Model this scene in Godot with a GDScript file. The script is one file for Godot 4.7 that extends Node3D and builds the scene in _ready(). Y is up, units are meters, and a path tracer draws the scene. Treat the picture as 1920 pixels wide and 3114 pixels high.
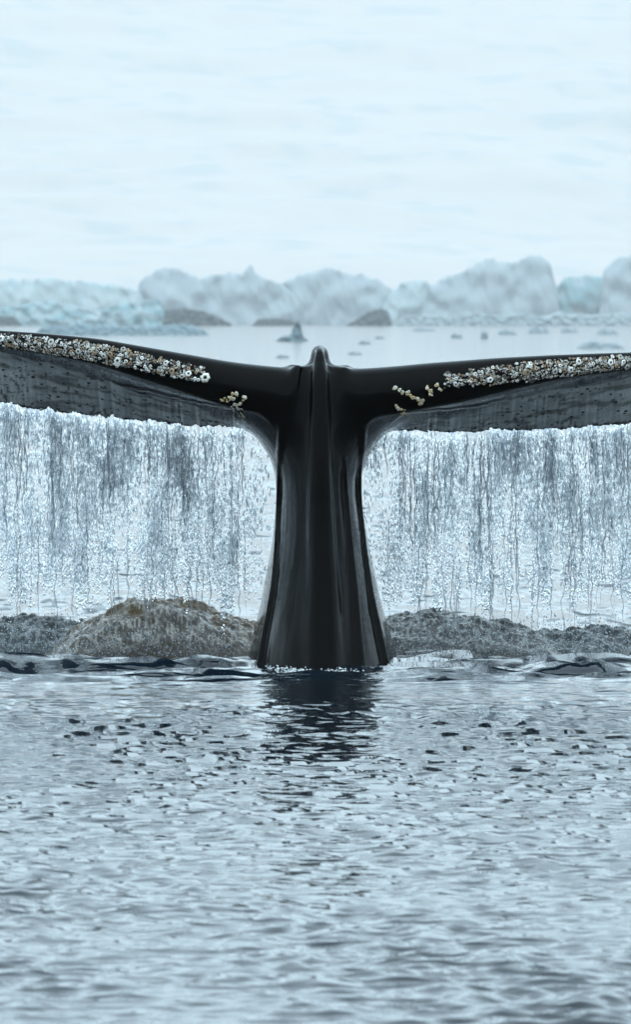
extends Node3D
# A humpback's tail lifted out of dark polar water, water pouring off the flukes, a glacier behind.

const CAM_HEIGHT := 1.77
const PITCH := 0.027077        # puts the horizon 972 pixels down
const OUT := 18.0               # the tail is laid out 18 m nearer than it stands
const FOCAL := 21600.0
var rng := RandomNumberGenerator.new()
var used := {}

# ---------------------------------------------------------------- helpers
func at(px: float, py: float, d: float) -> Vector3:      # a place in the photograph at a distance, in metres
	var u := (px - 960.0) / FOCAL
	var v := (py - 1557.0) / FOCAL
	var y := -v * cos(PITCH) - sin(PITCH)
	var z := v * sin(PITCH) - cos(PITCH)
	return Vector3(u / -z * d, CAM_HEIGHT + y / -z * d, -d)

func near_at(px: float, py: float, d: float) -> Vector3:    # the same, in the coordinates the tail is laid out in
	return at(px, py, d + OUT) + Vector3(0, 0, OUT)

func numbered(called: String) -> String:
	if not used.has(called):
		used[called] = 0
		return called
	used[called] += 1
	return "%s_%03d" % [called, used[called]]

func tag(o: Node3D, label: String, category: String, group := "", kind := "") -> void:
	o.set_meta("label", label)
	if category: o.set_meta("category", category)
	if group: o.set_meta("group", group)
	if kind: o.set_meta("kind", kind)

func put(called: String, mesh: Mesh, mat: Material, parent: Node3D = null) -> MeshInstance3D:
	var o := MeshInstance3D.new()
	o.mesh = mesh
	o.material_override = mat
	if parent == null:
		o.name = numbered(called)
		add_child(o, true)
	else:
		o.name = called
		parent.add_child(o, true)
	return o

func noise(s: int, freq: float, octaves := 1, kind := FastNoiseLite.TYPE_SIMPLEX_SMOOTH) -> FastNoiseLite:
	var n := FastNoiseLite.new()
	n.seed = s
	n.frequency = freq
	n.noise_type = kind
	n.fractal_type = FastNoiseLite.FRACTAL_FBM if octaves > 1 else FastNoiseLite.FRACTAL_NONE
	n.fractal_octaves = octaves
	return n

func noise_normal(s: int, freq: float, octaves: int, strength: float, size := 512) -> NoiseTexture2D:
	var t := NoiseTexture2D.new()
	t.width = size
	t.height = size
	t.seamless = true
	t.as_normal_map = true
	t.bump_strength = strength
	t.noise = noise(s, freq, octaves)
	return t

func noise_colour(s: int, freq: float, octaves: int, stops: Array, size := 512) -> NoiseTexture2D:
	var t := NoiseTexture2D.new()
	t.width = size
	t.height = size
	t.seamless = true
	t.noise = noise(s, freq, octaves)
	var g := Gradient.new()
	var offs := PackedFloat32Array()
	var cols := PackedColorArray()
	for k in stops:
		offs.append(k[0])
		cols.append(k[1])
	g.offsets = offs
	g.colors = cols
	t.color_ramp = g
	return t

func plain(c: Color, rough: float, spec := 0.5) -> StandardMaterial3D:
	var m := StandardMaterial3D.new()
	m.albedo_color = c.linear_to_srgb()
	m.albedo_color.a = c.a
	m.roughness = rough
	m.metallic_specular = spec
	return m

func tab(points: Array, x: float) -> float:
	if x <= points[0][0]: return points[0][1]
	for i in range(1, points.size()):
		if x <= points[i][0]:
			var t: float = (x - points[i - 1][0]) / (points[i][0] - points[i - 1][0])
			return lerpf(points[i - 1][1], points[i][1], t)
	return points[points.size() - 1][1]

func smooth_table(points: Array, a: float, b: float, n: int, blur: int) -> PackedFloat32Array:
	var raw := PackedFloat32Array()
	for i in n: raw.append(tab(points, a + (b - a) * i / (n - 1)))
	for pass_ in 2:
		var out := PackedFloat32Array()
		for i in n:
			var s := 0.0
			for k in range(-blur, blur + 1): s += raw[clampi(i + k, 0, n - 1)]
			out.append(s / (2 * blur + 1))
		raw = out
	return raw

func look(t: PackedFloat32Array, x: float, a: float, b: float) -> float:
	var f := clampf((x - a) / (b - a), 0.0, 1.0) * (t.size() - 1)
	var i := mini(int(f), t.size() - 2)
	return lerpf(t[i], t[i + 1], f - i)

func grid_mesh(v: PackedVector3Array, n: PackedVector3Array, c: PackedColorArray, columns: int, rows: int) -> ArrayMesh:
	var idx := PackedInt32Array()
	idx.resize((columns - 1) * (rows - 1) * 6)
	var k := 0
	for r in rows - 1:
		for q in columns - 1:
			var a := r * columns + q
			idx[k] = a; idx[k + 1] = a + columns; idx[k + 2] = a + 1
			idx[k + 3] = a + 1; idx[k + 4] = a + columns; idx[k + 5] = a + columns + 1
			k += 6
	var arr := []
	arr.resize(Mesh.ARRAY_MAX)
	arr[Mesh.ARRAY_VERTEX] = v
	if n.size(): arr[Mesh.ARRAY_NORMAL] = n
	if c.size(): arr[Mesh.ARRAY_COLOR] = c
	arr[Mesh.ARRAY_INDEX] = idx
	var m := ArrayMesh.new()
	m.add_surface_from_arrays(Mesh.PRIMITIVE_TRIANGLES, arr)
	if n.size() == 0:
		var st := SurfaceTool.new()
		st.create_from(m, 0)
		st.generate_normals()
		return st.commit()
	return m

# ---------------------------------------------------------------- setting: sea
var swell := noise(3, 0.42)
var chop := noise(5, 1.9)
var ripple := noise(7, 6.0)
var fine := noise(11, 13.0)
var streak := noise(13, 1.0)
var patchy := noise(17, 0.55)

func sea_height(x: float, z: float, fade: float) -> float:
	var d := -z - OUT
	var calm := 1.0
	# flukeprint: the slick of smoother water in front of the tail
	var e := Vector2((x - 0.02) / 2.6, (16.2 - d) / 1.75).length()
	calm = lerpf(0.27, 1.0, smoothstep(0.5, 1.25, e))
	var gust := 0.75 + 0.5 * patchy.get_noise_2d(x, z * 0.6)
	var h := 0.010 * swell.get_noise_2d(x * 0.7, z)
	h += 0.0058 * gust * calm * chop.get_noise_2d(x * 0.8, z)
	if fade > 0.0:
		var a := ripple.get_noise_2d(x * 0.68, z)
		a = ripple.get_noise_2d(x * 0.68, z - 0.055 * a)      # crests lean towards the boat
		var b := fine.get_noise_2d(x * 0.6, z)
		b = fine.get_noise_2d(x * 0.6, z - 0.018 * b)
		h += fade * calm * gust * lerpf(1.3, 1.0, smoothstep(1.0, 9.0, d)) * (0.0125 * a + 0.0050 * b)
	# disturbed band round the tail: long low crests
	var band := smoothstep(15.9, 17.9, d) * (1.0 - smoothstep(20.4, 22.5, d)) * (0.5 + 0.5 * smoothstep(0.2, 0.7, absf(x - 0.04)))
	if band > 0.0:
		h += band * (0.040 * streak.get_noise_2d(x * 0.7, z * 2.1) + 0.026 * streak.get_noise_2d(x * 1.9 + 40.0, z * 5.0))
		var c := chop.get_noise_2d(x * 0.5 + 7.0, z * 1.3)
		c = chop.get_noise_2d(x * 0.5 + 7.0, z * 1.3 - 0.08 * c)
		h += band * (0.042 * c + 0.016 * ripple.get_noise_2d(x * 0.5, z))
		h += band * 0.020 * streak.get_noise_2d(x * 0.45 + 90.0, z * 3.6)
	return h

func build_sea(mat: Material) -> void:
	var xs := PackedFloat32Array()
	var half := PackedFloat32Array()
	var x := 0.0
	var step := 0.0145
	while x < 2500.0:
		x += step
		half.append(x)
		if x > 2.35: step *= 1.13
	for i in range(half.size() - 1, -1, -1): xs.append(-half[i])
	xs.append(0.0)
	xs.append_array(half)
	var zs := PackedFloat32Array()
	for z0 in [400.0, 150.0, 60.0, 25.0, 10.0, 4.0, 0.0, -2.5, -4.5, -6.0, -7.0, -9.0, -11.0, -12.5, -13.5, -14.3]: zs.append(z0)
	var d := 15.0
	while d < 3000.0:
		zs.append(-d)
		var px := d * d / (CAM_HEIGHT * FOCAL) * 3.04
		d += px * (0.9 if d < 40.5 else 2.0) if d < 260.0 else d * 0.06
	var cols := xs.size()
	var rows := zs.size()
	var v := PackedVector3Array()
	var n := PackedVector3Array()
	v.resize(cols * rows)
	n.resize(cols * rows)
	var k := 0
	for r in rows:
		var z := zs[r]
		var fz := 1.0 - smoothstep(60.0, 130.0, absf(z))
		for q in cols:
			var xx := xs[q]
			var near := fz * (1.0 - smoothstep(4.0, 14.0, absf(xx)))
			if absf(xx) > 90.0 or z > 40.0 or z < -260.0:
				v[k] = Vector3(xx, 0.0, z)
				n[k] = Vector3.UP
			else:
				var wide := 1.0 - smoothstep(30.0, 90.0, absf(xx))
				wide *= 1.0 - smoothstep(100.0, 260.0, absf(z))
				var h := sea_height(xx, z, near) * wide
				var hx := sea_height(xx + 0.008, z, near) * wide
				var hz := sea_height(xx, z + 0.008, near) * wide
				v[k] = Vector3(xx, h, z)
				n[k] = Vector3((h - hx) / 0.008, 1.0, (h - hz) / 0.008).normalized()
			k += 1
	var o := put("sea", grid_mesh(v, n, PackedColorArray(), cols, rows), mat)
	tag(o, "dark rippled polar sea reflecting pale light in front of the whale tail", "sea", "", "structure")

# ---------------------------------------------------------------- setting: glacier and ice
func build_slope(mat: Material) -> void:
	var folds := noise(21, 0.006, 3)
	var ridges := noise(23, 0.016, 3)
	var tone := noise(29, 0.011, 4)
	var small := noise(31, 0.05, 2)
	var v := PackedVector3Array()
	var c := PackedColorArray()
	var cols := 231
	var ds := PackedFloat32Array()
	var d := 1215.0
	while d < 2350.0:
		ds.append(d)
		d += 3.0 + (d - 1215.0) * 0.011
	for dd in ds:
		for q in cols:
			var s := (q - 115.0) / 115.0
			var x := s * 420.0 + pow(absf(s), 3.0) * signf(s) * 700.0
			var y := tab([[1215, -2], [1232, 9], [1260, 19], [1400, 44], [1700, 108], [2000, 176], [2400, 266]], dd)
			var ease := smoothstep(1225.0, 1330.0, dd)
			var sk := x + (dd - 1200.0) * 0.35
			y += ease * (9.0 * folds.get_noise_2d(sk * 0.7, dd * 1.5) + 3.4 * absf(ridges.get_noise_2d(sk * 0.55, dd * 1.7)) + 1.0 * small.get_noise_2d(sk * 0.5, dd))
			v.append(Vector3(x, y, -dd - 1215.0))
			var t := 0.8 * tone.get_noise_2d(sk * 1.3, dd * 2.2) + 0.9 * small.get_noise_2d(sk * 0.7, dd * 1.4)
			var blue := smoothstep(0.05, 0.6, t)
			c.append(Color(0.575, 0.535, 0.51).lerp(Color(0.44, 0.475, 0.48), blue * 0.55))
	var o := put("snow_slope", grid_mesh(v, PackedVector3Array(), c, cols, ds.size()), mat)
	tag(o, "pale blue white glacier slope with soft crevasse folds filling the background", "glacier", "", "structure")

# A craggy mass of ice or rock standing in the water: its top outline in the photograph, its distance and depth.
func crag_mesh(outline: Array, d: float, deep: float, step_px: float, rough: float, tints: Array, s: int, lean := 0.25) -> ArrayMesh:
	var big := noise(s, 1.0, 3)
	var cells := noise(s + 1, 1.0, 1, FastNoiseLite.TYPE_CELLULAR)
	cells.cellular_return_type = FastNoiseLite.RETURN_DISTANCE2_SUB
	var x0: float = outline[0][0]
	var x1: float = outline[outline.size() - 1][0]
	var cols := int((x1 - x0) / step_px) + 2
	var rows := 22
	var tallest := 0.0
	for p in outline: tallest = maxf(tallest, at(0, p[1], d).y)
	var v := PackedVector3Array()
	var c := PackedColorArray()
	var f := 2.2 / tallest
	for r in rows:
		var t := float(r) / (rows - 1)
		for q in cols:
			var px := x0 + (x1 - x0) * q / (cols - 1)
			var endf := minf(1.0, minf(q, cols - 1 - q) / 3.0)
			var x := at(px, 0, d).x
			var top := maxf(0.02, at(px, tab(outline, px), d).y)
			top *= 1.0 + rough * (0.16 * big.get_noise_2d(x * f * 1.6, 7.0) + 0.12 * big.get_noise_2d(x * f * 4.0, 17.0))
			var y: float
			var z: float
			if t < 0.62:
				var a := t / 0.62
				y = lerpf(-0.12 * tallest, top, a)
				z = -d - lean * top * a * a
			else:
				var a := (t - 0.62) / 0.38
				y = lerpf(top, -0.12 * tallest, smoothstep(0.25, 1.0, a))
				z = -d - lean * top - deep * endf * a
			var w := Vector3(x, y * 1.2, z)
			var bump := big.get_noise_3d(w.x * f, w.y * f, w.z * f) + 0.7 * (cells.get_noise_3d(w.x * f * 0.8, w.y * f * 0.55, w.z * f * 0.8) + 0.6)
			z += bump * rough * tallest * 0.34 * endf
			x += big.get_noise_3d(w.x * f, w.y * f + 9.0, w.z * f) * rough * tallest * 0.1 * endf
			v.append(Vector3(x, y, z))
			var m := clampf(0.5 + 0.9 * big.get_noise_3d(w.x * f * 0.8 + 5.0, w.y * f * 1.4, w.z * f * 0.5), 0.0, 1.0)
			c.append((tints[0] as Color).lerp(tints[1], m))
	return grid_mesh(v, PackedVector3Array(), c, cols, rows)

func crag(called: String, outline: Array, d: float, deep: float, step_px: float, rough: float, tints: Array, s: int, mat: Material, label: String, category: String, group := "", lean := 0.25) -> void:
	# built round its own base
	var mesh := crag_mesh(outline, d, deep, step_px, rough, tints, s, lean)
	var mid := at((outline[0][0] + outline[outline.size() - 1][0]) / 2.0, 0, d)
	mid.y = 0.0
	var arr := mesh.surface_get_arrays(0)
	var vs: PackedVector3Array = arr[Mesh.ARRAY_VERTEX]
	for i in vs.size(): vs[i] -= mid
	arr[Mesh.ARRAY_VERTEX] = vs
	var moved := ArrayMesh.new()
	moved.add_surface_from_arrays(Mesh.PRIMITIVE_TRIANGLES, arr)
	var o := put(called, moved, mat)
	o.position = mid
	tag(o, label, category, group)

func build_ice(ice: Material) -> void:
	var grey := [Color(0.53, 0.64, 0.71), Color(0.58, 0.68, 0.74)]
	var pale := [Color(0.58, 0.76, 0.83), Color(0.72, 0.84, 0.88)]
	var aqua := [Color(0.30, 0.58, 0.66), Color(0.66, 0.80, 0.85)]
	var dark := [Color(0.045, 0.075, 0.095), Color(0.15, 0.20, 0.23)]
	var g := "ice cliffs along the glacier front"
	crag("ice_cliff", [[-420, 900], [-260, 860], [-100, 868], [0, 852], [150, 846], [300, 858], [420, 880], [452, 955]], 2400, 40, 5, 0.36, pale, 101, ice, "low pale ice cliff behind the turquoise iceberg", "ice cliff", g)
	crag("ice_cliff", [[395, 960], [425, 862], [442, 838], [500, 812], [560, 820], [606, 852], [650, 836], [700, 826], [738, 842], [758, 800], [776, 830], [812, 846], [880, 880], [930, 955]], 2410, 40, 4, 0.36, grey, 103, ice, "blue grey ice cliff with a thin spike above the long dark rock", "ice cliff", g)
	crag("ice_cliff", [[770, 955], [830, 880], [860, 858], [900, 842], [950, 830], [1000, 812], [1040, 832], [1100, 834], [1150, 850], [1184, 876], [1240, 900], [1270, 955]], 2424, 40, 4, 0.36, grey, 107, ice, "domed blue grey ice cliff right behind the whale's tail crest", "ice cliff", g)
	crag("ice_cliff", [[1160, 950], [1195, 880], [1250, 850], [1300, 852], [1350, 930]], 2414, 30, 4, 0.36, pale, 109, ice, "narrow pale low ice cliff between two taller grey cliffs", "ice cliff", g)
	crag("ice_cliff", [[1285, 950], [1305, 872], [1370, 838], [1420, 822], [1470, 796], [1500, 785], [1540, 800], [1562, 808], [1590, 788], [1640, 780], [1678, 800], [1694, 850], [1704, 955]], 2400, 45, 4, 0.36, grey, 113, ice, "tallest broad blue grey ice cliff with a double peak", "ice cliff", g)
	crag("ice_cliff", [[1680, 900], [1720, 842], [1790, 836], [1850, 842], [1880, 900]], 2424, 30, 5, 0.4, aqua, 117, ice, "pale turquoise ice wall in the gap between tall grey cliffs", "ice cliff", g)
	crag("ice_cliff", [[1826, 955], [1846, 822], [1880, 792], [1930, 780], [2010, 800], [2150, 822], [2300, 850], [2420, 900]], 2406, 45, 4, 0.36, grey, 127, ice, "blue grey ice cliff cut off by the frame's right edge", "ice cliff", g)
	crag("iceberg", [[-220, 985], [-160, 930], [0, 936], [60, 928], [150, 914], [200, 926], [245, 938], [300, 946], [350, 926], [420, 916], [470, 914], [486, 902], [494, 938], [512, 985]], 2080, 30, 4, 0.6, aqua, 131, ice, "turquoise and white iceberg above the left fluke", "iceberg")
	crag("ice_floe", [[95, 1022], [130, 992], [240, 984], [360, 992], [470, 990], [560, 986], [615, 1000], [640, 1022]], 810, 7, 4, 0.5, [Color(0.30, 0.45, 0.52), Color(0.5, 0.64, 0.7)], 137, ice, "long flat blue grey ice floe just above the left fluke", "ice floe")
	var rg := "dark rocks along the far shore"
	crag("shore_rock", [[492, 988], [500, 942], [560, 937], [618, 946], [668, 966], [706, 988]], 2020, 14, 3, 0.5, dark, 139, ice, "long dark blue rock wedge beside the turquoise iceberg", "rock", rg)
	crag("shore_rock", [[765, 990], [785, 970], [850, 969], [890, 974], [908, 990]], 2030, 8, 3, 0.4, dark, 149, ice, "thin low dark rock left of the tail crest", "rock", rg)
	crag("shore_rock", [[1052, 990], [1085, 972], [1120, 950], [1155, 938], [1182, 946], [1194, 988]], 2010, 12, 3, 0.5, dark, 151, ice, "dark peaked rock right behind the tail crest", "rock", rg)
	crag("shore_rock", [[-60, 988], [-10, 960], [40, 962], [66, 988]], 2024, 8, 3, 0.4, dark, 152, ice, "small dark rock at the frame's left edge", "rock", rg)
	crag("iceberg", [[836, 1040], [858, 1024], [884, 1018], [898, 984], [906, 976], [914, 990], [922, 1022], [940, 1040]], 580, 3, 2, 0.45, [Color(0.10, 0.16, 0.19), Color(0.34, 0.47, 0.53)], 157, ice, "small dark iceberg with a thin upright spire beside the tail crest", "iceberg")
	var mid := [Color(0.40, 0.53, 0.60), Color(0.70, 0.80, 0.84)]
	crag("iceberg", [[1195, 996], [1230, 962], [1290, 955], [1350, 962], [1420, 950], [1500, 958], [1570, 952], [1660, 962], [1700, 950], [1800, 958], [1900, 952], [2000, 990]], 1980, 20, 4, 0.6, mid, 163, ice, "long low band of broken grey ice under the tall right cliff", "iceberg")
	var fg := "white ice floes drifting on the far water"
	var floes := [
		[1390, 1028, 40, 14, "grey ice floe with a dark lump beside a smaller one, nearest the right fluke root"],
		[1475, 1030, 26, 26, "small steep dark grey ice floe at the middle of the far drift"],
		[1545, 1018, 60, 20, "white ice floe with a jagged top beyond the steep grey one"],
		[1640, 1014, 70, 24, "widest jagged white floe under the double peaked cliff"],
		[1735, 1012, 60, 16, "low white floe under the turquoise ice gap"],
		[1830, 1060, 150, 26, "broad pale blue floe just above the right fluke's end"],
		[1850, 1018, 70, 22, "white lumpy floe beyond the broad pale blue one"],
		[1290, 1008, 80, 12, "thin white floe line far beyond the fluke root"],
		[1110, 1046, 40, 10, "lone low grey floe right of the tail crest"],
		[1155, 1030, 34, 8, "tiny flat floe just beyond the lone grey one"],
		[860, 1088, 44, 9, "low grey floe on the bright water left of the tail crest"],
		[1080, 1078, 46, 8, "faint flat floe closest behind the right fluke root"]]
	for i in floes.size():
		var f: Array = floes[i]
		var base: float = f[1]
		var d := CAM_HEIGHT * FOCAL / (base - 972.0)
		var w: float = f[2]
		var h: float = f[3]
		var tint := mid if i != 1 and i != 0 and i != 8 and i < 9 else [Color(0.22, 0.31, 0.36), Color(0.5, 0.62, 0.68)]
		crag("ice_floe", [[f[0] - w / 2, base], [f[0] - w * 0.36, base - h * 0.6], [f[0] - w * 0.12, base - h], [f[0] + w * 0.1, base - h * 0.55], [f[0] + w * 0.3, base - h * 0.75], [f[0] + w / 2, base]], d, w * d / FOCAL * 0.8, maxf(2.0, w / 24.0), 0.6, tint, 200 + i * 3, ice, f[4], "ice floe", fg)

# ---------------------------------------------------------------- the whale's tail
const XA := -2.3
const XB := 2.3
const YA := -0.8
const YB := 1.75
var LY: PackedFloat32Array
var LZ: PackedFloat32Array
var LR: PackedFloat32Array
var TY: PackedFloat32Array
var TZ: PackedFloat32Array
var GREY: PackedFloat32Array
var PC: PackedFloat32Array
var PW: PackedFloat32Array
var PB: PackedFloat32Array
var PF: PackedFloat32Array
var ridges_on_stock := []        # chains of [Vector4(x, y, z, r)], blend
var rag := noise(41, 9.0, 3)
var skin_bumps := noise(43, 5.0, 2)

func px_table(points: Array, d: float) -> Array:   # photograph columns -> world x at a distance
	var out := []
	for p in points: out.append([(p[0] - 960.0) / FOCAL * (d + OUT), p[1]])
	return out

func prepare_tail() -> void:
	var n := 512
	var lz := [[-2.3, -19.0], [-2.05, -18.86], [-1.6, -18.62], [-1.1, -18.4], [-0.6, -18.28], [-0.25, -18.3], [0, -18.36], [0.25, -18.3], [0.6, -18.28], [1.1, -18.4], [1.6, -18.62], [2.05, -18.86], [2.3, -19.0]]
	LZ = smooth_table(lz, XA, XB, n, 14)
	var tz := [[-2.3, -19.05], [-1.7, -19.16], [-1.1, -19.2], [-0.6, -19.1], [-0.36, -18.96], [0, -18.8], [0.36, -18.96], [0.6, -19.1], [1.1, -19.2], [1.7, -19.16], [2.3, -19.05]]
	TZ = smooth_table(tz, XA, XB, n, 10)
	LR = smooth_table(px_table([[-400, 0.012], [-200, 0.03], [0, 0.046], [250, 0.065], [500, 0.095], [650, 0.115], [800, 0.13], [970, 0.14], [1150, 0.13], [1300, 0.12], [1450, 0.105], [1600, 0.08], [1750, 0.06], [1920, 0.048], [2100, 0.03], [2300, 0.012]], 18.35), XA, XB, n, 12)
	var tops := px_table([[-400, 984], [0, 1005], [130, 1013], [300, 1029], [500, 1064], [700, 1099], [800, 1111], [900, 1119], [970, 1124], [1040, 1121], [1100, 1120], [1200, 1113], [1300, 1103], [1400, 1096], [1500, 1088], [1700, 1078], [1920, 1071], [2300, 1062]], 18.35)
	var ends := px_table([[-400, 1060], [-200, 1185], [0, 1227], [100, 1243], [200, 1256], [400, 1279], [600, 1297], [735, 1302], [970, 1300], [1200, 1308], [1320, 1316], [1500, 1311], [1750, 1303], [1920, 1287], [2120, 1215], [2300, 1110]], 19.1)
	var tpy := smooth_table(tops, XA, XB, n, 6)
	var epy := smooth_table(ends, XA, XB, n, 6)
	for i in n:
		LY.append(near_at(960, tpy[i], -LZ[i]).y - LR[i])
		TY.append(near_at(960, epy[i], -TZ[i]).y + 0.012)
	GREY = smooth_table(px_table([[-300, 0.1], [0, 0.16], [200, 0.22], [350, 0.34], [500, 0.5], [650, 0.68], [735, 1.0], [960, 1.4], [1195, 1.0], [1300, 0.7], [1450, 0.52], [1600, 0.36], [1750, 0.22], [1920, 0.14], [2300, 0.1]], 18.8), XA, XB, n, 4)
	# the stock: edges in the photograph, row by row
	var edges := [[1060, 900, 1045], [1150, 820, 1120], [1210, 770, 1170], [1250, 720, 1218], [1280, 716, 1224], [1300, 738, 1203], [1325, 765, 1174], [1350, 788, 1151], [1400, 819, 1120], [1450, 834, 1104], [1500, 838, 1101], [1550, 836, 1106], [1600, 832, 1113], [1650, 827, 1122], [1700, 819, 1131], [1750, 809, 1143], [1800, 800, 1154], [1850, 790, 1165], [1900, 778, 1180], [1950, 765, 1195], [2000, 755, 1210], [2040, 748, 1222], [2200, 715, 1260], [2600, 640, 1340]]
	var cs := []
	var ws := []
	for k in range(edges.size() - 1, -1, -1):
		var e: Array = edges[k]
		var l := near_at(e[1], e[0], 18.35)
		var r := near_at(e[2], e[0], 18.35)
		cs.append([l.y, (l.x + r.x) / 2])
		ws.append([l.y, (r.x - l.x) / 2])
	PC = smooth_table(cs, YA, YB, n, 3)
	PW = smooth_table(ws, YA, YB, n, 3)
	PB = smooth_table([[-0.8, 1.2], [0.0, 1.08], [0.4, 1.0], [0.9, 0.9], [1.2, 0.78], [1.45, 0.55], [1.75, 0.2]], YA, YB, n, 10)
	PF = smooth_table([[-0.8, -17.8], [0.0, -18.0], [0.5, -18.09], [0.9, -18.12], [1.3, -18.16], [1.5, -18.2], [1.75, -18.4]], YA, YB, n, 10)
	# the dorsal keel, bending back over the top
	var keel := []
	for k in [[985, 2500, 0.14, 0.05], [985, 2040, 0.12, 0.055], [984, 1800, 0.106, 0.065], [978, 1600, 0.094, 0.075], [973, 1400, 0.088, 0.105], [974, 1250, 0.083, 0.12], [974, 1160, 0.073, 0.125], [973, 1105, 0.05, 0.10]]:
		var p := near_at(k[0], k[1], 18.0)
		keel.append(Vector4(p.x, p.y, look(PF, p.y, YA, YB) + k[3] - k[2], k[2]))
	keel.append(Vector4(0.022, 1.606, -18.24, 0.03))
	keel.append(Vector4(0.022, 1.60, -18.36, 0.03))
	keel.append(Vector4(0.02, 1.50, -18.6, 0.06))
	var crest := []
	var body := []
	for k in keel:
		crest.append(Vector4(k.x, k.y, k.z + k.w * 0.40, k.w * 0.60))
		body.append(Vector4(k.x, k.y - 0.012 * smoothstep(1.4, 1.6, k.y), k.z - 0.11, k.w * 1.04))
	ridges_on_stock.append([rounded(body), 0.024])
	ridges_on_stock.append([rounded(crest), 0.075])
	for chain in [
			[[906, 1124, 0.018], [890, 1180, 0.026], [874, 1250, 0.032], [860, 1340, 0.028], [850, 1450, 0.018], [846, 1600, 0.018], [834, 1800, 0.024], [794, 2040, 0.032], [750, 2400, 0.04]],
			[[1044, 1132, 0.018], [1058, 1180, 0.026], [1080, 1250, 0.034], [1096, 1340, 0.032], [1092, 1450, 0.018], [1100, 1600, 0.018], [1124, 1800, 0.024], [1172, 2040, 0.032], [1250, 2400, 0.04]],
			[[1050, 1400, 0.006], [1054, 1560, 0.02], [1068, 1750, 0.032], [1092, 2040, 0.042], [1140, 2400, 0.05]]]:
		var pts := []
		for k in chain:
			var p := near_at(k[0], k[1], 18.1)
			var w := look(PW, p.y, YA, YB)
			w = minf(w, 0.3) if p.y > 1.0 else w
			var dx := clampf((p.x - look(PC, p.y, YA, YB)) / w, -0.96, 0.96)
			var b := look(PB, p.y, YA, YB)
			var z := look(PF, p.y, YA, YB) - b + b * sqrt(1.0 - dx * dx)
			pts.append(Vector4(p.x, p.y, z - k[2] * 0.35 + 0.05 * (1.0 - smoothstep(1200.0, 1430.0, k[1])), k[2]))
		ridges_on_stock.append([rounded(pts), 0.022])

func rounded(pts: Array) -> Array:      # the same chain with its corners rounded off
	var out := []
	for k in pts.size() - 1:
		var a: Vector4 = pts[maxi(k - 1, 0)]
		var b: Vector4 = pts[k]
		var c: Vector4 = pts[k + 1]
		var e: Vector4 = pts[mini(k + 2, pts.size() - 1)]
		for n in 3:
			var t := n / 3.0
			out.append(0.5 * (2.0 * b + (c - a) * t + (2.0 * a - 5.0 * b + 4.0 * c - e) * t * t + (3.0 * b - a - 3.0 * c + e) * t * t * t))
	out.append(pts[pts.size() - 1])
	return out

func smin(a: float, b: float, k: float) -> float:
	var h := maxf(k - absf(a - b), 0.0) / k
	return minf(a, b) - h * h * k * 0.25

func tail_field(p: Vector3) -> float:
	# flukes: at each x a section from the thick leading edge to the thin trailing edge
	var f := clampf((p.x - XA) / (XB - XA), 0.0, 1.0) * 511.0
	var i := mini(int(f), 510)
	f -= i
	var l := Vector2(lerpf(LZ[i], LZ[i + 1], f), lerpf(LY[i], LY[i + 1], f))
	var lr := lerpf(LR[i], LR[i + 1], f)
	var e := Vector2(lerpf(TZ[i], TZ[i + 1], f), lerpf(TY[i], TY[i + 1], f))
	var r := rag.get_noise_1d(p.x * 1.0)
	e += Vector2(0.03, 0.022) * r + Vector2(0.0, 0.010) * absf(rag.get_noise_1d(p.x * 3.1 + 50.0))
	var m := l.lerp(e, 0.42) + Vector2(0.0, 0.035)
	var q := Vector2(p.z, p.y)
	var d := 1e9
	var ab := m - l
	var t := clampf((q - l).dot(ab) / ab.length_squared(), 0.0, 1.0)
	d = q.distance_to(l + ab * t) - lerpf(lr, lr * 0.52 + 0.006, t * (2.0 - t))
	ab = e - m
	t = clampf((q - m).dot(ab) / ab.length_squared(), 0.0, 1.0)
	var d2 := q.distance_to(m + ab * t) - lerpf(lr * 0.52 + 0.006, 0.010, t)
	d = smin(d, d2, 0.02)
	var over := absf(p.x) - 2.2
	if over > 0.0: d = maxf(d, over)
	if absf(p.x) > 0.9 and p.y > 0.8: return d * 0.9
	# stock
	var y := clampf((p.y - YA) / (YB - YA), 0.0, 1.0) * 511.0
	i = mini(int(y), 510)
	y -= i
	var w := lerpf(PW[i], PW[i + 1], y)
	var b := lerpf(PB[i], PB[i + 1], y)
	var s := Vector2(p.x - lerpf(PC[i], PC[i + 1], y), p.z - (lerpf(PF[i], PF[i + 1], y) - b))
	if s.y < 0.0: b = 0.3
	var k0 := Vector2(s.x / w, s.y / b).length()
	var k1 := Vector2(s.x / (w * w), s.y / (b * b)).length()
	var ds := k0 * (k0 - 1.0) / maxf(k1, 0.001)
	if k0 < 0.05: ds = -w
	ds = maxf(ds, p.y - 1.52)
	if ds < 0.14:
		for chain in ridges_on_stock:
			var pts: Array = chain[0]
			var dc := 1e9
			for k in pts.size() - 1:
				var a: Vector4 = pts[k]
				var c: Vector4 = pts[k + 1]
				if p.y > maxf(a.y, c.y) + 0.18 or p.y < minf(a.y, c.y) - 0.18: continue
				var a3 := Vector3(a.x, a.y, a.z)
				var ac := Vector3(c.x, c.y, c.z) - a3
				var tt := clampf((p - a3).dot(ac) / ac.length_squared(), 0.0, 1.0)
				dc = minf(dc, p.distance_to(a3 + ac * tt) - lerpf(a.w, c.w, tt))
			ds = smin(ds, dc, chain[1])
		ds += 0.0016 * skin_bumps.get_noise_3d(p.x * 1.6, p.y * 0.35, p.z * 1.6)
	return smin(d, ds, 0.075) * 0.9

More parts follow.
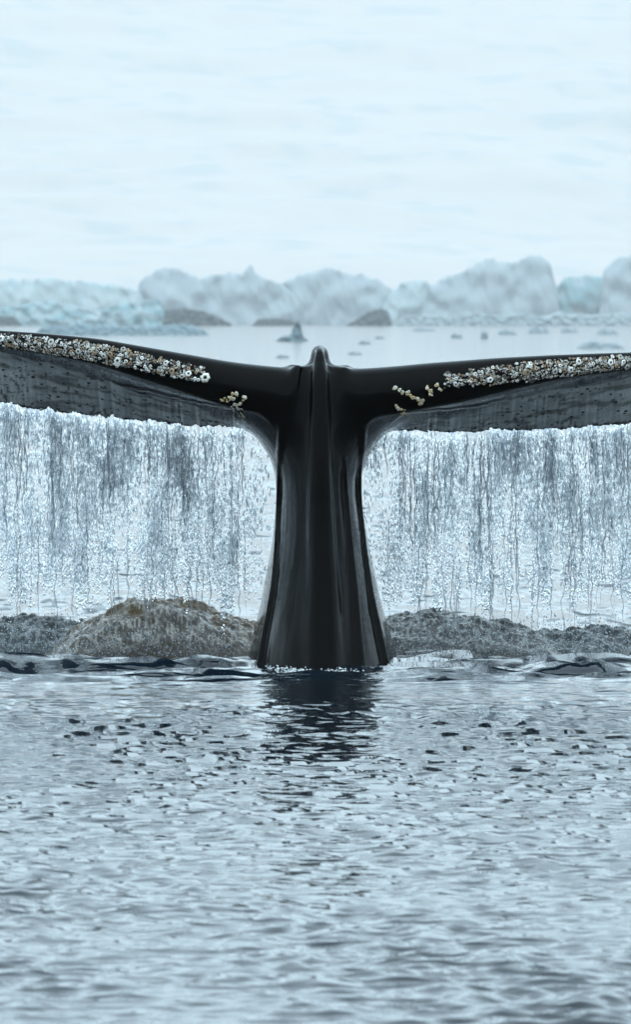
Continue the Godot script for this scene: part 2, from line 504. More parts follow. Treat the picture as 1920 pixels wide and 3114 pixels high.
func field_normal(p: Vector3) -> Vector3:
	var h := 0.004
	var a := tail_field(p + Vector3(h, -h, -h))
	var b := tail_field(p + Vector3(-h, -h, h))
	var c := tail_field(p + Vector3(-h, h, -h))
	var e := tail_field(p + Vector3(h, h, h))
	return (Vector3(1, -1, -1) * a + Vector3(-1, -1, 1) * b + Vector3(-1, 1, -1) * c + Vector3(1, 1, 1) * e).normalized()

func onto_tail(p: Vector3) -> Vector3:
	for k in 5: p -= field_normal(p) * tail_field(p) * 0.95
	return p

func skin_colour(p: Vector3, n: Vector3) -> Color:
	var black := Color(0.0013, 0.0018, 0.003)
	var l := Vector2(look(LZ, p.x, XA, XB), look(LY, p.x, XA, XB))
	var e := Vector2(look(TZ, p.x, XA, XB), look(TY, p.x, XA, XB))
	var ab := e - l
	var t := (Vector2(p.z, p.y) - l).dot(ab) / ab.length_squared()
	var edge := look(GREY, p.x, XA, XB) + 0.16 * rag.get_noise_2d(p.x * 0.25, p.z * 0.35)
	var share := smoothstep(edge - 0.05, edge + 0.07, t) * smoothstep(0.35, -0.05, n.y)
	share *= smoothstep(0.34, 0.40, absf(p.x))
	share *= 1.0 - 0.75 * smoothstep(0.955, 1.0, t + 0.05 * rag.get_noise_1d(p.x * 3.0))
	var mottled := 0.5 + 0.5 * rag.get_noise_3d(p.x * 0.8, p.y, p.z * 0.8)
	var grey := Color(0.40, 0.41, 0.41).lerp(Color(0.74, 0.75, 0.75), mottled)
	var pits := rag.get_noise_2d(p.x * 4.2 + 30.0, p.z * 1.2) + 0.7 * rag.get_noise_2d(p.x * 0.5 + 3.0, p.z * 0.5)
	grey = grey.lerp(Color(0.05, 0.047, 0.043), 0.8 * smoothstep(0.42, 0.56, pits))
	grey = grey.lerp(Color(0.16, 0.165, 0.155), 0.8 * smoothstep(0.0, 0.4, rag.get_noise_2d(p.x * 0.35 + 60.0, p.z * 0.9)))
	return black.lerp(grey, share)

func build_tail(skin: Material) -> MeshInstance3D:
	var cell := 0.0115
	var origin := Vector3(-2.28, -0.35, -19.42)
	var nx := int(4.56 / cell)
	var ny := int(2.1 / cell)
	var nz := int(1.85 / cell)
	var sx := 1
	var sy := nx + 1
	var sz := (nx + 1) * (ny + 1)
	var val := PackedFloat32Array()
	val.resize(sz * (nz + 1))
	val.fill(1e6)
	var vert := PackedInt32Array()
	vert.resize(sz * (nz + 1))
	vert.fill(-1)
	var offs := [0, sx, sy, sx + sy, sz, sz + sx, sz + sy, sz + sx + sy]
	var queue := PackedInt32Array()
	var verts := PackedVector3Array()
	var cells := PackedInt32Array()
	# seeds: from far in front straight back until the surface is met
	for seed_xy in [[0.0, 0.6], [-0.9, 1.5], [0.9, 1.45], [-1.5, 1.62], [1.5, 1.6], [0.02, 1.55]]:
		var z := -17.6
		while z > -19.3 and tail_field(Vector3(seed_xy[0], seed_xy[1], z)) > 0.0: z -= cell * 0.5
		var g := (Vector3(seed_xy[0], seed_xy[1], z) - origin) / cell
		for dz in [-1, 0, 1]: queue.append(int(g.x) * sx + int(g.y) * sy + (int(g.z) + dz) * sz)
	var head := 0
	while head < queue.size():
		var c0 := queue[head]
		head += 1
		if vert[c0] != -1: continue
		var iz := c0 / sz
		var iy := (c0 % sz) / sy
		var ix := c0 % sy
		if ix < 1 or iy < 1 or iz < 1 or ix >= nx - 1 or iy >= ny - 1 or iz >= nz - 1: continue
		var mask := 0
		for k in 8:
			var id: int = c0 + offs[k]
			if val[id] > 1e5:
				val[id] = tail_field(origin + Vector3(ix + (k & 1), iy + ((k >> 1) & 1), iz + (k >> 2)) * cell)
			if val[id] < 0.0: mask |= 1 << k
		if mask == 0 or mask == 255:
			vert[c0] = -2
			continue
		var sum := Vector3.ZERO
		var cnt := 0
		for a in 8:
			for bit in [1, 2, 4]:
				if a & bit: continue
				var b: int = a | bit
				var va := val[c0 + offs[a]]
				var vb := val[c0 + offs[b]]
				if (va < 0.0) != (vb < 0.0):
					var t := va / (va - vb)
					sum += Vector3(a & 1, (a >> 1) & 1, a >> 2).lerp(Vector3(b & 1, (b >> 1) & 1, b >> 2), t)
					cnt += 1
		vert[c0] = verts.size()
		cells.append(c0)
		verts.append(origin + (Vector3(ix, iy, iz) + sum / cnt) * cell)
		for step in [sx, -sx, sy, -sy, sz, -sz]:
			if vert[c0 + step] == -1: queue.append(c0 + step)
	var idx := PackedInt32Array()
	var axes := [[sx, sy, sz], [sy, sz, sx], [sz, sx, sy]]
	for c0 in cells:
		for a in axes:
			var v0 := val[c0]
			var v1 := val[c0 + a[0]]
			if (v0 < 0.0) == (v1 < 0.0): continue
			var q := [vert[c0], vert[c0 - a[1]], vert[c0 - a[1] - a[2]], vert[c0 - a[2]]]
			if q.min() < 0: continue
			if v0 < 0.0: q = [q[0], q[3], q[2], q[1]]
			idx.append_array(PackedInt32Array([q[0], q[1], q[2], q[0], q[2], q[3]]))
	var norms := PackedVector3Array()
	var cols := PackedColorArray()
	norms.resize(verts.size())
	cols.resize(verts.size())
	for k in verts.size():
		var nn := field_normal(verts[k])
		norms[k] = nn
		cols[k] = skin_colour(verts[k], nn)
	# front faces run clockwise
	var A := verts[idx[0]]
	if (verts[idx[1]] - A).cross(verts[idx[2]] - A).dot(norms[idx[0]]) > 0.0:
		for k in range(0, idx.size(), 3):
			var sw := idx[k + 1]
			idx[k + 1] = idx[k + 2]
			idx[k + 2] = sw
	var base := Vector3(0.04, 0.0, -18.5)
	for k in verts.size(): verts[k] -= base
	var arr := []
	arr.resize(Mesh.ARRAY_MAX)
	arr[Mesh.ARRAY_VERTEX] = verts
	arr[Mesh.ARRAY_NORMAL] = norms
	arr[Mesh.ARRAY_COLOR] = cols
	arr[Mesh.ARRAY_INDEX] = idx
	var m := ArrayMesh.new()
	m.add_surface_from_arrays(Mesh.PRIMITIVE_TRIANGLES, arr)
	print("tail ", verts.size(), " vertices")
	var o := put("humpback_whale", m, skin)
	o.position = base - Vector3(0, 0, OUT)
	tag(o, "black humpback whale's tail raised from the sea, barnacled flukes spread wide", "whale")
	return o

# one acorn barnacle: a ribbed cone with a sunken mouth, unit radius, axis +y
func barnacle_shape(st: SurfaceTool, tr: Transform3D, shell: Color, mouth: Color, sides := 8) -> void:
	var rings := [[1.0, -0.15], [0.8, 0.45], [0.52, 0.72], [0.36, 0.62], [0.12, 0.2]]
	var rows := []
	for k in rings.size():
		var row := []
		for s in sides:
			var a := TAU * s / sides
			var rib := 1.0 + (0.1 if s % 2 else -0.08)
			row.append(tr * Vector3(cos(a) * rings[k][0] * rib, rings[k][1], sin(a) * rings[k][0] * rib))
		rows.append(row)
	for k in rings.size() - 1:
		st.set_color(shell if k < 2 else (shell * 0.7 if k == 2 else mouth))
		for s in sides:
			var t := (s + 1) % sides
			for v in [rows[k][s], rows[k + 1][s], rows[k + 1][t], rows[k][s], rows[k + 1][t], rows[k][t]]: st.add_vertex(v)

func on_surface(p: Vector3, r: float) -> Transform3D:
	var q := onto_tail(p)
	var n := field_normal(q)
	var b := Basis(Quaternion(Vector3.UP, n)) if n.y > -0.99 else Basis(Vector3.RIGHT, PI)
	b = b * Basis(Vector3.UP, rng.randf() * TAU)
	return Transform3D(b.scaled_local(Vector3(r * rng.randf_range(0.75, 1.25), r * rng.randf_range(0.2, 0.6), r)), q)

func shell_colour() -> Color:
	var k := rng.randf()
	if k < 0.55: return Color(0.66, 0.65, 0.61) * rng.randf_range(0.35, 1.3)
	if k < 0.82: return Color(0.40, 0.29, 0.19) * rng.randf_range(0.5, 1.1)
	return Color(0.08, 0.07, 0.06) * rng.randf_range(0.4, 1.4)

func build_barnacles(whale: Node3D, mat: Material) -> void:
	var base := whale.position + Vector3(0, 0, OUT)
	for side: int in [-1, 1]:
		var st := SurfaceTool.new()
		st.begin(Mesh.PRIMITIVE_TRIANGLES)
		st.set_smooth_group(-1)
		var taken := []
		var large := 0
		var inner := 0.57 if side < 0 else 0.655
		for tries in 12000:
			var ax := rng.randf_range(inner, 2.1)
			var x := side * ax
			var l := Vector2(look(LZ, x, XA, XB), look(LY, x, XA, XB))
			var lr := look(LR, x, XA, XB)
			# the crusted strip slides from the brow of the root to the whole front of the outer edge
			var out := smoothstep(inner, 1.35, ax)
			var lo := lerpf(-0.25, -0.95, out)
			var hi := lerpf(0.55, 0.75, out)
			var a := lerpf(lo, hi, rng.randf())
			var bare := rag.get_noise_2d(x * 1.1 + 80.0, a * 0.55) + 0.35 * smoothstep(0.22, 0.5, absf((a - lo) / (hi - lo) - 0.5)) * rng.randf_range(0.2, 1.6)
			if bare > 0.10 + 0.12 * rng.randf(): continue
			if ax < inner + 0.12 and rng.randf() > 0.35: continue
			var p := Vector3(x, l.y + sin(a) * lr, l.x + cos(a) * lr)
			var r := lerpf(0.003, 0.0115, pow(rng.randf(), 1.5))
			if large < 16 and tries < 200: r = rng.randf_range(0.0146, 0.018)
			var free := true
			for o in taken:
				if p.distance_squared_to(o[0]) < pow(r * 0.74 + o[1] * 0.74, 2.0):
					free = false
					break
			if not free: continue
			taken.append([p, r])
			var tr := on_surface(p, r)
			if r > 0.0145:
				large += 1
				var one := SurfaceTool.new()
				one.begin(Mesh.PRIMITIVE_TRIANGLES)
				one.set_smooth_group(-1)
				barnacle_shape(one, Transform3D(tr.basis, Vector3.ZERO), shell_colour(), Color(0.02, 0.017, 0.014), 10)
				one.generate_normals()
				var b := put("barnacle", one.commit(), mat, whale)
				b.position = tr.origin - base
			else:
				barnacle_shape(st, Transform3D(tr.basis, tr.origin - base), shell_colour(), Color(0.02, 0.017, 0.014), 7)
		# stragglers: small ones strewn over the grey underside and along the trailing edge
		for k in 280:
			var x := side * rng.randf_range(0.42, 2.05)
			var t := rng.randf_range(look(GREY, x, XA, XB) + 0.05, 1.0) if k < 95 else 1.0
			if t > 1.02: continue
			var p := Vector3(x, lerpf(look(LY, x, XA, XB), look(TY, x, XA, XB), t) - 0.06 * (1.0 - t), lerpf(look(LZ, x, XA, XB), look(TZ, x, XA, XB), t))
			barnacle_shape(st, Transform3D(Basis(), -base) * on_surface(p, rng.randf_range(0.005, 0.012)), Color(0.028, 0.025, 0.022) * rng.randf_range(0.6, 2.0), Color(0.01, 0.01, 0.01), 6)
		st.generate_normals()
		var cluster := put("barnacle_cluster", st.commit(), mat, whale)
		cluster.set_meta("kind", "stuff")
	# tufts of pale yellow growth at the fluke roots, and one big ring barnacle on the left fluke
	var tufts := [
		[[700, 1210], [712, 1218], [690, 1214], [676, 1216], [722, 1200], [708, 1204], [716, 1228], [724, 1236], [712, 1242], [734, 1222], [730, 1248], [740, 1212]],
		[[732, 1262], [738, 1270], [728, 1258]],
		[[1206, 1182], [1216, 1186], [1226, 1190], [1238, 1196], [1250, 1202], [1262, 1208], [1272, 1214], [1280, 1220], [1284, 1228], [1276, 1230], [1290, 1222]],
		[[1206, 1234], [1212, 1240], [1220, 1246], [1226, 1256], [1228, 1262]],
		[[1330, 1172], [1342, 1182], [1306, 1192], [1312, 1200], [1296, 1178]]]
	for k in tufts.size():
		var st := SurfaceTool.new()
		st.begin(Mesh.PRIMITIVE_TRIANGLES)
		st.set_smooth_group(-1)
		var first := Vector3.ZERO
		for q0 in tufts[k] + tufts[k] + tufts[k]:
			var q := [q0[0] + rng.randfn() * 4.0, q0[1] + rng.randfn() * 3.5]
			var p := near_at(q[0], q[1], 18.2)
			# walk back along the line of sight until the skin is met
			var eye := Vector3(0, CAM_HEIGHT, OUT)
			var s := 0.985
			while s < 1.03 and tail_field(eye + (p - eye) * s) > 0.004: s += 0.0003
			p = eye + (p - eye) * s
			var tr := on_surface(p, rng.randf_range(0.004, 0.011))
			tr.basis = tr.basis * Basis.from_scale(Vector3(1, rng.randf_range(1.0, 1.9), 1))
			if first == Vector3.ZERO: first = tr.origin
			var c := Color(0.62, 0.47, 0.24) if rng.randf() < 0.5 else Color(0.72, 0.68, 0.55)
			barnacle_shape(st, Transform3D(tr.basis, tr.origin - first), c * rng.randf_range(0.7, 1.1), c * 0.4, 6)
		st.generate_normals()
		var o := put("barnacle_patch", st.commit(), mat, whale)
		o.position = first - base
		o.set_meta("kind", "stuff")
		o.set_meta("label", ["largest pale yellow barnacle patch at left fluke root", "tiny pale speck below the large yellow patch", "slanting streak of pale yellow barnacles at right fluke root", "short yellow streak lowest on the right fluke root", "few grey specks inside the right barnacle strip"][k])
	var ring := SurfaceTool.new()
	ring.begin(Mesh.PRIMITIVE_TRIANGLES)
	ring.set_smooth_group(-1)
	var eye2 := Vector3(0, CAM_HEIGHT, OUT)
	var rp := near_at(624, 1148, 18.1)
	var s2 := 0.985
	while s2 < 1.03 and tail_field(eye2 + (rp - eye2) * s2) > 0.004: s2 += 0.0003
	var rt := on_surface(eye2 + (rp - eye2) * s2, 0.026)
	barnacle_shape(ring, Transform3D(rt.basis, Vector3.ZERO), Color(0.7, 0.68, 0.6), Color(0.01, 0.01, 0.01), 12)
	ring.generate_normals()
	var ro := put("barnacle", ring.commit(), mat, whale)
	ro.position = rt.origin - base
	ro.set_meta("label", "big white ring barnacle at the inner end of left strip")

# ---------------------------------------------------------------- falling water
func drop_mesh() -> ArrayMesh:     # a drop about one unit long, drawn out downwards, 24 faces
	var st := SurfaceTool.new()
	st.begin(Mesh.PRIMITIVE_TRIANGLES)
	st.set_smooth_group(1)
	var rings := [[0.0, 0.5], [0.34, 0.2], [0.42, -0.15], [0.0, -0.5]]
	var n := 5
	for k in 3:
		for s in n:
			var a := TAU * s / n
			var b := TAU * (s + 1) / n
			var p := Vector3(cos(a) * rings[k][0], rings[k][1], sin(a) * rings[k][0])
			var q := Vector3(cos(b) * rings[k][0], rings[k][1], sin(b) * rings[k][0])
			var r := Vector3(cos(a) * rings[k + 1][0], rings[k + 1][1], sin(a) * rings[k + 1][0])
			var t := Vector3(cos(b) * rings[k + 1][0], rings[k + 1][1], sin(b) * rings[k + 1][0])
			if k > 0: for v in [p, q, r]: st.add_vertex(v)
			if k < 2: for v in [q, t, r]: st.add_vertex(v)
	st.generate_normals()
	return st.commit()

func multi(called: String, mesh: Mesh, mat: Material, trs: Array, cols: PackedColorArray, parent: Node3D) -> void:
	var mm := MultiMesh.new()
	mm.transform_format = MultiMesh.TRANSFORM_3D
	mm.use_colors = true
	mm.mesh = mesh
	mm.instance_count = trs.size()
	for i in trs.size():
		mm.set_instance_transform(i, trs[i])
		mm.set_instance_color(i, cols[i])
	var o := MultiMeshInstance3D.new()
	o.multimesh = mm
	o.material_override = mat
	o.name = called
	o.set_meta("kind", "stuff")
	parent.add_child(o, true)

func tube(st: SurfaceTool, pts: PackedVector3Array, rad: PackedFloat32Array, sides := 4) -> void:
	for k in pts.size() - 1:
		for s in sides:
			var a := TAU * s / sides
			var b := TAU * (s + 1) / sides
			var u := Vector3(cos(a), 0, sin(a))
			var w := Vector3(cos(b), 0, sin(b))
			var p := pts[k] + u * rad[k]
			var q := pts[k] + w * rad[k]
			var r := pts[k + 1] + u * rad[k + 1]
			var t := pts[k + 1] + w * rad[k + 1]
			for v in [[u, p], [w, q], [u, r], [w, q], [w, t], [u, r]]:
				st.set_normal(v[0])
				st.add_vertex(v[1])

func build_curtain(side: int, white: Material, clear: Material, strand: Material, label: String) -> void:
	var root := Node3D.new()
	root.name = numbered("falling_water")
	add_child(root, true)
	var home := Vector3(side * 1.2, 0.0, -19.15)
	root.position = home - Vector3(0, 0, OUT)
	tag(root, label, "falling water", "water pouring off the flukes", "stuff")
	var columns_ := noise(61 + side, 7.0, 2)
	var clots := noise(71 + side, 5.0, 2)
	var trs := []
	var cols := PackedColorArray()
	var trs2 := []
	var cols2 := PackedColorArray()
	var count := 100000
	for i in count:
		var x := side * (0.24 + 1.88 * pow(rng.randf(), 0.96))
		var f := pow(rng.randf(), 1.12)
		var top := look(TY, x, XA, XB)
		var y := lerpf(top, 0.10, f)
		var dense := columns_.get_noise_2d(x, y * 0.16) + 0.75 * columns_.get_noise_2d(x * 4.5 + 0.05 * clots.get_noise_1d(y), y * 0.12 + 50.0) + 0.55 * clots.get_noise_2d(x * 1.6, y * 0.5)
		if dense * 0.7 < rng.randf_range(-0.62, 0.3) + 0.6 * smoothstep(0.06, 0.0, f) + 1.3 * smoothstep(0.70, 0.97, f): continue
		var z := look(TZ, x, XA, XB) - 0.07 + rng.randfn() * (0.02 + 0.05 * f)
		var w := rng.randf_range(0.0045, 0.0105) * (1.0 + 0.5 * maxf(dense, 0.0))
		var len_ := w * lerpf(rng.randf_range(1.8, 5.0), rng.randf_range(1.0, 2.2), smoothstep(0.3, 0.95, f))
		var b := Basis(Vector3(rng.randfn(), rng.randfn() * 0.2, rng.randfn()).normalized(), rng.randfn() * lerpf(0.06, 0.5, f * f)).scaled_local(Vector3(w, len_, w))
		if rng.randf() > 0.06 + smoothstep(0.24, 0.47, absf(x) + 0.06 * clots.get_noise_1d(y * 0.6)): continue
		var lot := rng.randf()
		if lot > 0.70: continue
		if lot < 0.50:
			trs2.append(Transform3D(b, Vector3(x, y, z) - home))
			cols2.append(Color.WHITE)
			continue
		trs.append(Transform3D(b, Vector3(x, y, z) - home))
		var tone := clampf(0.92 + 0.6 * dense + rng.randfn() * 0.16, 0.12, 1.0)
		var brown := smoothstep(-0.95, -0.6, x) * (1.0 - smoothstep(-0.55, -0.42, x)) * 0.5
		cols.append((Color(0.36, 0.40, 0.42).lerp(Color(0.93, 0.95, 0.96), tone)).lerp(Color(0.34, 0.27, 0.21), brown * (1.15 - tone)))
	multi("water_drops", drop_mesh(), white, trs, cols, root)
	multi("clear_drops", drop_mesh(), clear, trs2, cols2, root)
	# clear strings of water in front of the broken sheet
	var st := SurfaceTool.new()
	st.begin(Mesh.PRIMITIVE_TRIANGLES)
	for i in 200:
		var x := side * rng.randf_range(0.37, 2.12)
		var top := look(TY, x, XA, XB)
		var from := top - (0.0 if rng.randf() < 0.5 else rng.randf() * top * 0.6)
		var length := rng.randf_range(0.15, 0.75)
		var pts := PackedVector3Array()
		var rad := PackedFloat32Array()
		var z := look(TZ, x, XA, XB) + rng.randf_range(-0.05, 0.06)
		var r0 := rng.randf_range(0.0016, 0.0046)
		var steps := 26
		for k in steps + 1:
			var t := float(k) / steps
			var y := from - length * t
			if y < 0.05: break
			pts.append(Vector3(x + 0.013 * columns_.get_noise_2d(i * 7.3, y * 1.1) + 0.012 * clots.get_noise_2d(i * 3.1, y * 0.8), y, z) - home)
			rad.append(r0 * (0.5 + rng.randf()) * sin(PI * clampf(t * 0.94 + 0.03, 0.0, 1.0)))
		if pts.size() > 2: tube(st, pts, rad)
	var strings := put("water_strings", st.commit(), strand, root)
	strings.set_meta("kind", "stuff")
	# spray where it meets the sea
	var sp := []
	var sc := PackedColorArray()
	for i in 5000:
		var x := side * rng.randf_range(0.42, 2.15)
		var y := absf(rng.randfn()) * 0.11 + 0.01
		var z := look(TZ, x, XA, XB) + rng.randfn() * 0.22
		var w := rng.randf_range(0.003, 0.009)
		sp.append(Transform3D(Basis(Vector3.RIGHT, rng.randf() * TAU).scaled_local(Vector3(w, w * 1.3, w)), Vector3(x, y, z) - home))
		sc.append(Color(0.10, 0.10, 0.10).lerp(Color(0.8, 0.84, 0.86), pow(rng.randf(), 2.6)))
	multi("water_spray", drop_mesh(), white, sp, sc, root)

# a heap of churned water thrown up under the falling sheets
func build_mound(outline: Array, d: float, deep: float, tints: Array, s: int, mat: Material, bead: Material, label: String) -> void:
	var trs := []
	var beads := PackedColorArray()
	var bump := noise(s, 4.0, 4)
	var foam := noise(s + 1, 9.0, 4)
	var speck := noise(s + 2, 42.0, 2)
	var cols := 220
	var rows := 110
	var x0: float = outline[0][0]
	var x1: float = outline[outline.size() - 1][0]
	var mid := near_at((x0 + x1) / 2, 0, d)
	mid.y = 0.0
	var v := PackedVector3Array()
	var c := PackedColorArray()
	for r in rows:
		var t := float(r) / (rows - 1)
		for q in cols:
			var px := x0 + (x1 - x0) * q / (cols - 1)
			var top := maxf(0.0, near_at(px, tab(outline, px), d).y)
			var z := -d + deep * (0.5 - t) * 1.0
			var x := near_at(px, 0, d).x
			var prof := pow(maxf(0.0, sin(PI * clampf(t, 0, 1))), 0.8)
			var y := -0.03 + (top + 0.03) * prof
			y += (0.05 * bump.get_noise_2d(x * 0.8, z) + 0.02 * foam.get_noise_2d(x, z)) * prof * smoothstep(0.0, 0.1, top)
			v.append(Vector3(x, y, z) - mid)
			var along := x + (z + d) * signf(mid.x) * 0.5
			var grain := speck.get_noise_2d(x, y + z) 
			var k := t + 0.40 * bump.get_noise_2d(along * 1.3 + 9.0, z * 0.6) + 0.30 * foam.get_noise_2d(along * 1.5, z * 0.8)
			var col: Color = (tints[0] as Color).lerp(tints[1], smoothstep(0.26, 0.44, k))
			var white := smoothstep(-0.05, 0.4, foam.get_noise_2d(along * 1.6 + 4.0, z * 1.2) + 0.9 * grain) * (1.0 - smoothstep(0.30, 0.5, k)) * smoothstep(0.02, 0.12, t)
			c.append(col.lerp(tints[2], white * 0.75))
			if t > 0.04 and t < 0.62 and absf(grain) < 0.35 and top > 0.03 and rng.randf() < 0.01 + 0.22 * white * (1.0 - smoothstep(0.2, 0.5, k)):
				var w := rng.randf_range(0.003, 0.0085)
				trs.append(Transform3D(Basis(Vector3.RIGHT, rng.randf() * 3.0).scaled_local(Vector3(w * 1.5, w, w)), Vector3(x + rng.randfn() * 0.006, y + absf(rng.randfn()) * 0.012, z) - mid))
				beads.append((tints[0] as Color).lerp(Color(0.80, 0.79, 0.76), pow(rng.randf(), 1.8)))
	var o := put("wave", grid_mesh(v, PackedVector3Array(), c, cols, rows), mat)
	o.position = mid - Vector3(0, 0, OUT)
	multi("foam_beads", drop_mesh(), bead, trs, beads, o)
	tag(o, label, "wave", "heaps of churned water beside the tail")

func build_foam(white: Material) -> void:
	# beads of white water where the stock cuts the surface
	var root := Node3D.new()
	root.name = numbered("splash")
	add_child(root, true)
	var home := Vector3(0.02, 0.0, -17.9)
	root.position = home - Vector3(0, 0, OUT)
	tag(root, "thin line of white splashing beads along the waterline of the tail", "splash", "", "stuff")
	var trs := []
	var cols := PackedColorArray()
	for i in 520:
		var px := 958.0 + 75.0 * rng.randfn()
		if px < 806.0 or px > 1112.0: continue
		var p := near_at(px, rng.randf_range(2024, 2046), 17.78)
		p.z += rng.randf_range(-0.03, 0.05)
		p.y = sea_height(p.x, p.z - OUT, 1.0) + absf(rng.randfn()) * 0.010 + 0.001
		if i > 860: p.y += pow(rng.randf(), 2.0) * 0.06
		var w := rng.randf_range(0.002, 0.008)
		trs.append(Transform3D(Basis(Vector3.RIGHT, rng.randf() * 3.0).scaled_local(Vector3(w * 1.8, w, w)), p - home))
		cols.append(Color(0.5, 0.55, 0.58).lerp(Color(0.88, 0.9, 0.92), rng.randf()))
	multi("splash_beads", drop_mesh(), white, trs, cols, root)

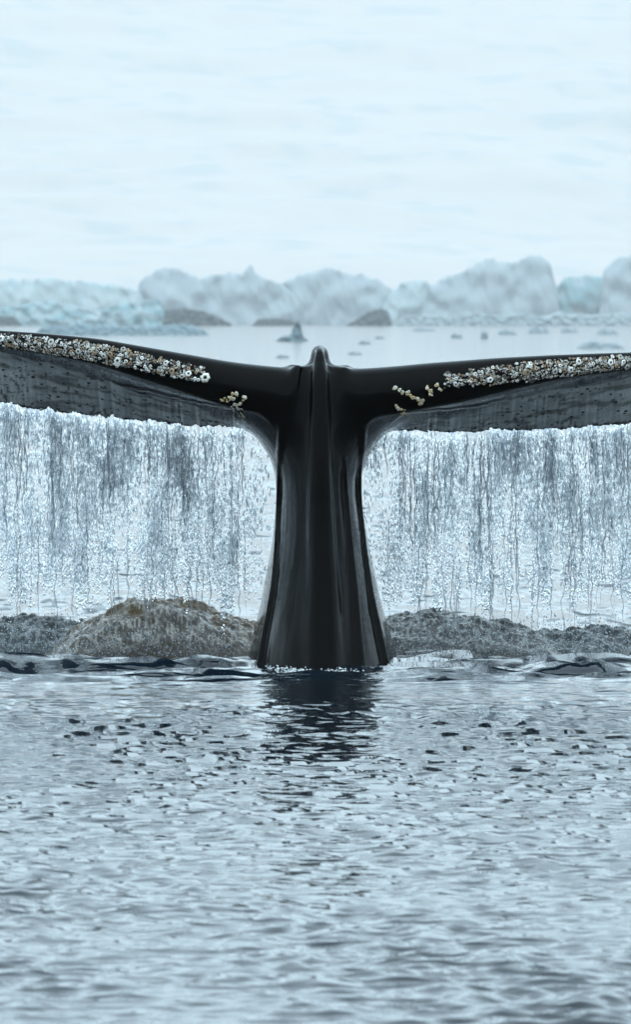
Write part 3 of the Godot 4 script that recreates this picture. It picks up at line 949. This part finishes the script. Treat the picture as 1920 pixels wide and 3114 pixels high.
# ---------------------------------------------------------------- scene
func _ready() -> void:
	rng.seed = 20240
	var cam := Camera3D.new()
	cam.name = "camera"
	cam.position = Vector3(0, CAM_HEIGHT, 0)
	cam.rotation.x = -PITCH
	cam.near = 0.5
	cam.far = 6000.0
	var lens := CameraAttributesPhysical.new()
	lens.frustum_focal_length = 35.0 / (2.0 * 1557.0 / FOCAL)
	lens.exposure_aperture = 10.5
	lens.frustum_focus_distance = 36.1
	lens.frustum_near = 0.5
	lens.frustum_far = 6000.0
	cam.attributes = lens
	add_child(cam)
	cam.fov = rad_to_deg(2.0 * atan(1557.0 / FOCAL))
	cam.current = true

	var env := Environment.new()
	var sky := Sky.new()
	var sm := ProceduralSkyMaterial.new()
	sm.sky_horizon_color = Color(1.22, 1.60, 1.84).linear_to_srgb()
	sm.sky_top_color = Color(1.64, 2.13, 2.45).linear_to_srgb()
	sm.sky_curve = 0.25
	sm.ground_horizon_color = Color(1.0, 1.2, 1.35).linear_to_srgb()
	sm.ground_bottom_color = Color(0.10, 0.14, 0.17).linear_to_srgb()
	sm.sun_angle_max = 1.0
	sky.sky_material = sm
	env.background_mode = Environment.BG_SKY
	env.sky = sky
	env.tonemap_mode = Environment.TONE_MAPPER_LINEAR
	env.tonemap_exposure = 1.0
	env.fog_enabled = true
	env.fog_density = 0.00013
	env.fog_light_color = Color(1.0, 0.99, 0.97)
	env.sdfgi_enabled = true
	env.ssao_enabled = true
	env.ssil_enabled = true
	var we := WorldEnvironment.new()
	we.name = "world"
	we.environment = env
	add_child(we)
	var sun := DirectionalLight3D.new()
	sun.name = "sun"
	sun.light_energy = 0.15
	sun.light_color = Color(1.0, 0.98, 0.95)
	sun.light_angular_distance = 60.0
	sun.shadow_enabled = true
	sun.sky_mode = DirectionalLight3D.SKY_MODE_LIGHT_ONLY
	sun.rotation_degrees = Vector3(-58, 25, 0)
	add_child(sun)

	# materials
	var sea := plain(Color(0.0025, 0.007, 0.012), 0.05, 0.45)
	sea.normal_enabled = true
	sea.normal_texture = noise_normal(51, 0.02, 4, 5.0)
	sea.normal_scale = 0.3
	sea.uv1_triplanar = true
	sea.uv1_world_triplanar = true
	sea.uv1_scale = Vector3(0.9, 0.9, 1.3)
	var snow := plain(Color(0.80, 0.80, 0.81), 0.9, 0.3)
	snow.vertex_color_use_as_albedo = true
	var ice := plain(Color(0.56, 0.54, 0.53), 0.55, 0.4)
	ice.vertex_color_use_as_albedo = true
	var skin := plain(Color.WHITE, 0.1, 0.165)
	skin.vertex_color_use_as_albedo = true
	skin.normal_enabled = true
	skin.normal_texture = noise_normal(57, 0.03, 4, 4.0)
	skin.normal_scale = 0.012
	skin.uv1_triplanar = true
	skin.uv1_world_triplanar = true
	skin.uv1_scale = Vector3(3.0, 0.7, 3.0)
	skin.albedo_texture = noise_colour(59, 0.05, 4, [[0.0, Color(0.55, 0.55, 0.55)], [0.35, Color(0.9, 0.9, 0.9)], [0.6, Color(1, 1, 1)], [1.0, Color(1, 1, 1)]])
	var shell := plain(Color.WHITE, 0.6, 0.4)
	shell.vertex_color_use_as_albedo = true
	var white := plain(Color.WHITE, 0.25, 0.5)
	white.vertex_color_use_as_albedo = true
	var clear := plain(Color(0.97, 0.985, 0.99, 0.0), 0.0, 0.5)
	clear.refraction_enabled = true
	clear.refraction_scale = 0.033
	white.transparency = BaseMaterial3D.TRANSPARENCY_ALPHA
	white.albedo_color.a = 0.6
	white.roughness = 0.3
	var bead := plain(Color.WHITE, 0.25, 0.5)
	bead.vertex_color_use_as_albedo = true
	var strand := plain(Color(0.46, 0.47, 0.47, 0.36), 0.3, 0.5)
	strand.transparency = BaseMaterial3D.TRANSPARENCY_ALPHA
	strand.backlight_enabled = true
	strand.backlight = Color(0.9, 0.95, 1.0)
	white.backlight_enabled = true
	white.backlight = Color(0.9, 0.95, 1.0)
	var churn := plain(Color.WHITE, 0.22, 0.22)
	churn.vertex_color_use_as_albedo = true
	churn.normal_enabled = true
	churn.normal_texture = noise_normal(53, 0.03, 5, 6.0)
	churn.normal_scale = 0.5
	churn.uv1_triplanar = true
	churn.uv1_world_triplanar = true
	churn.uv1_scale = Vector3(2.6, 2.6, 2.6)

	# setting
	build_sea(sea)
	build_slope(snow)
	build_ice(ice)

	# the whale and its water
	prepare_tail()
	var whale := build_tail(skin)
	build_barnacles(whale, shell)
	build_curtain(-1, white, clear, strand, "sheets and strings of water falling from the left fluke")
	build_curtain(1, white, clear, strand, "sheets and strings of water falling from the right fluke")
	build_mound([[140, 1985], [200, 1932], [250, 1888], [320, 1856], [400, 1830], [480, 1820], [560, 1830], [640, 1856], [700, 1872], [760, 1900], [820, 1930], [850, 1970]], 20.0, 1.3, [Color(0.045, 0.038, 0.031), Color(0.050, 0.030, 0.010), Color(0.30, 0.28, 0.25)], 81, churn, bead, "brown heap of churned water under the left fluke")
	build_mound([[1100, 1985], [1140, 1900], [1185, 1882], [1250, 1868], [1360, 1866], [1460, 1874], [1540, 1894], [1620, 1918], [1680, 1955], [1720, 1990]], 19.9, 1.3, [Color(0.036, 0.038, 0.036), Color(0.012, 0.014, 0.012), Color(0.26, 0.27, 0.265)], 91, churn, bead, "grey heap of churned water under the right fluke")
	build_mound([[-200, 1975], [-120, 1890], [0, 1886], [120, 1882], [240, 1886], [300, 1910], [360, 1975]], 20.3, 1.1, [Color(0.022, 0.028, 0.031), Color(0.012, 0.016, 0.018), Color(0.16, 0.175, 0.18)], 95, churn, bead, "low dark swell left of the brown heap")
	build_mound([[1560, 1985], [1610, 1922], [1700, 1918], [1800, 1917], [1920, 1920], [2060, 1930], [2140, 1985]], 20.1, 1.1, [Color(0.022, 0.028, 0.031), Color(0.012, 0.016, 0.018), Color(0.16, 0.175, 0.18)], 97, churn, bead, "low dark swell right of the grey heap")
	build_foam(bead)
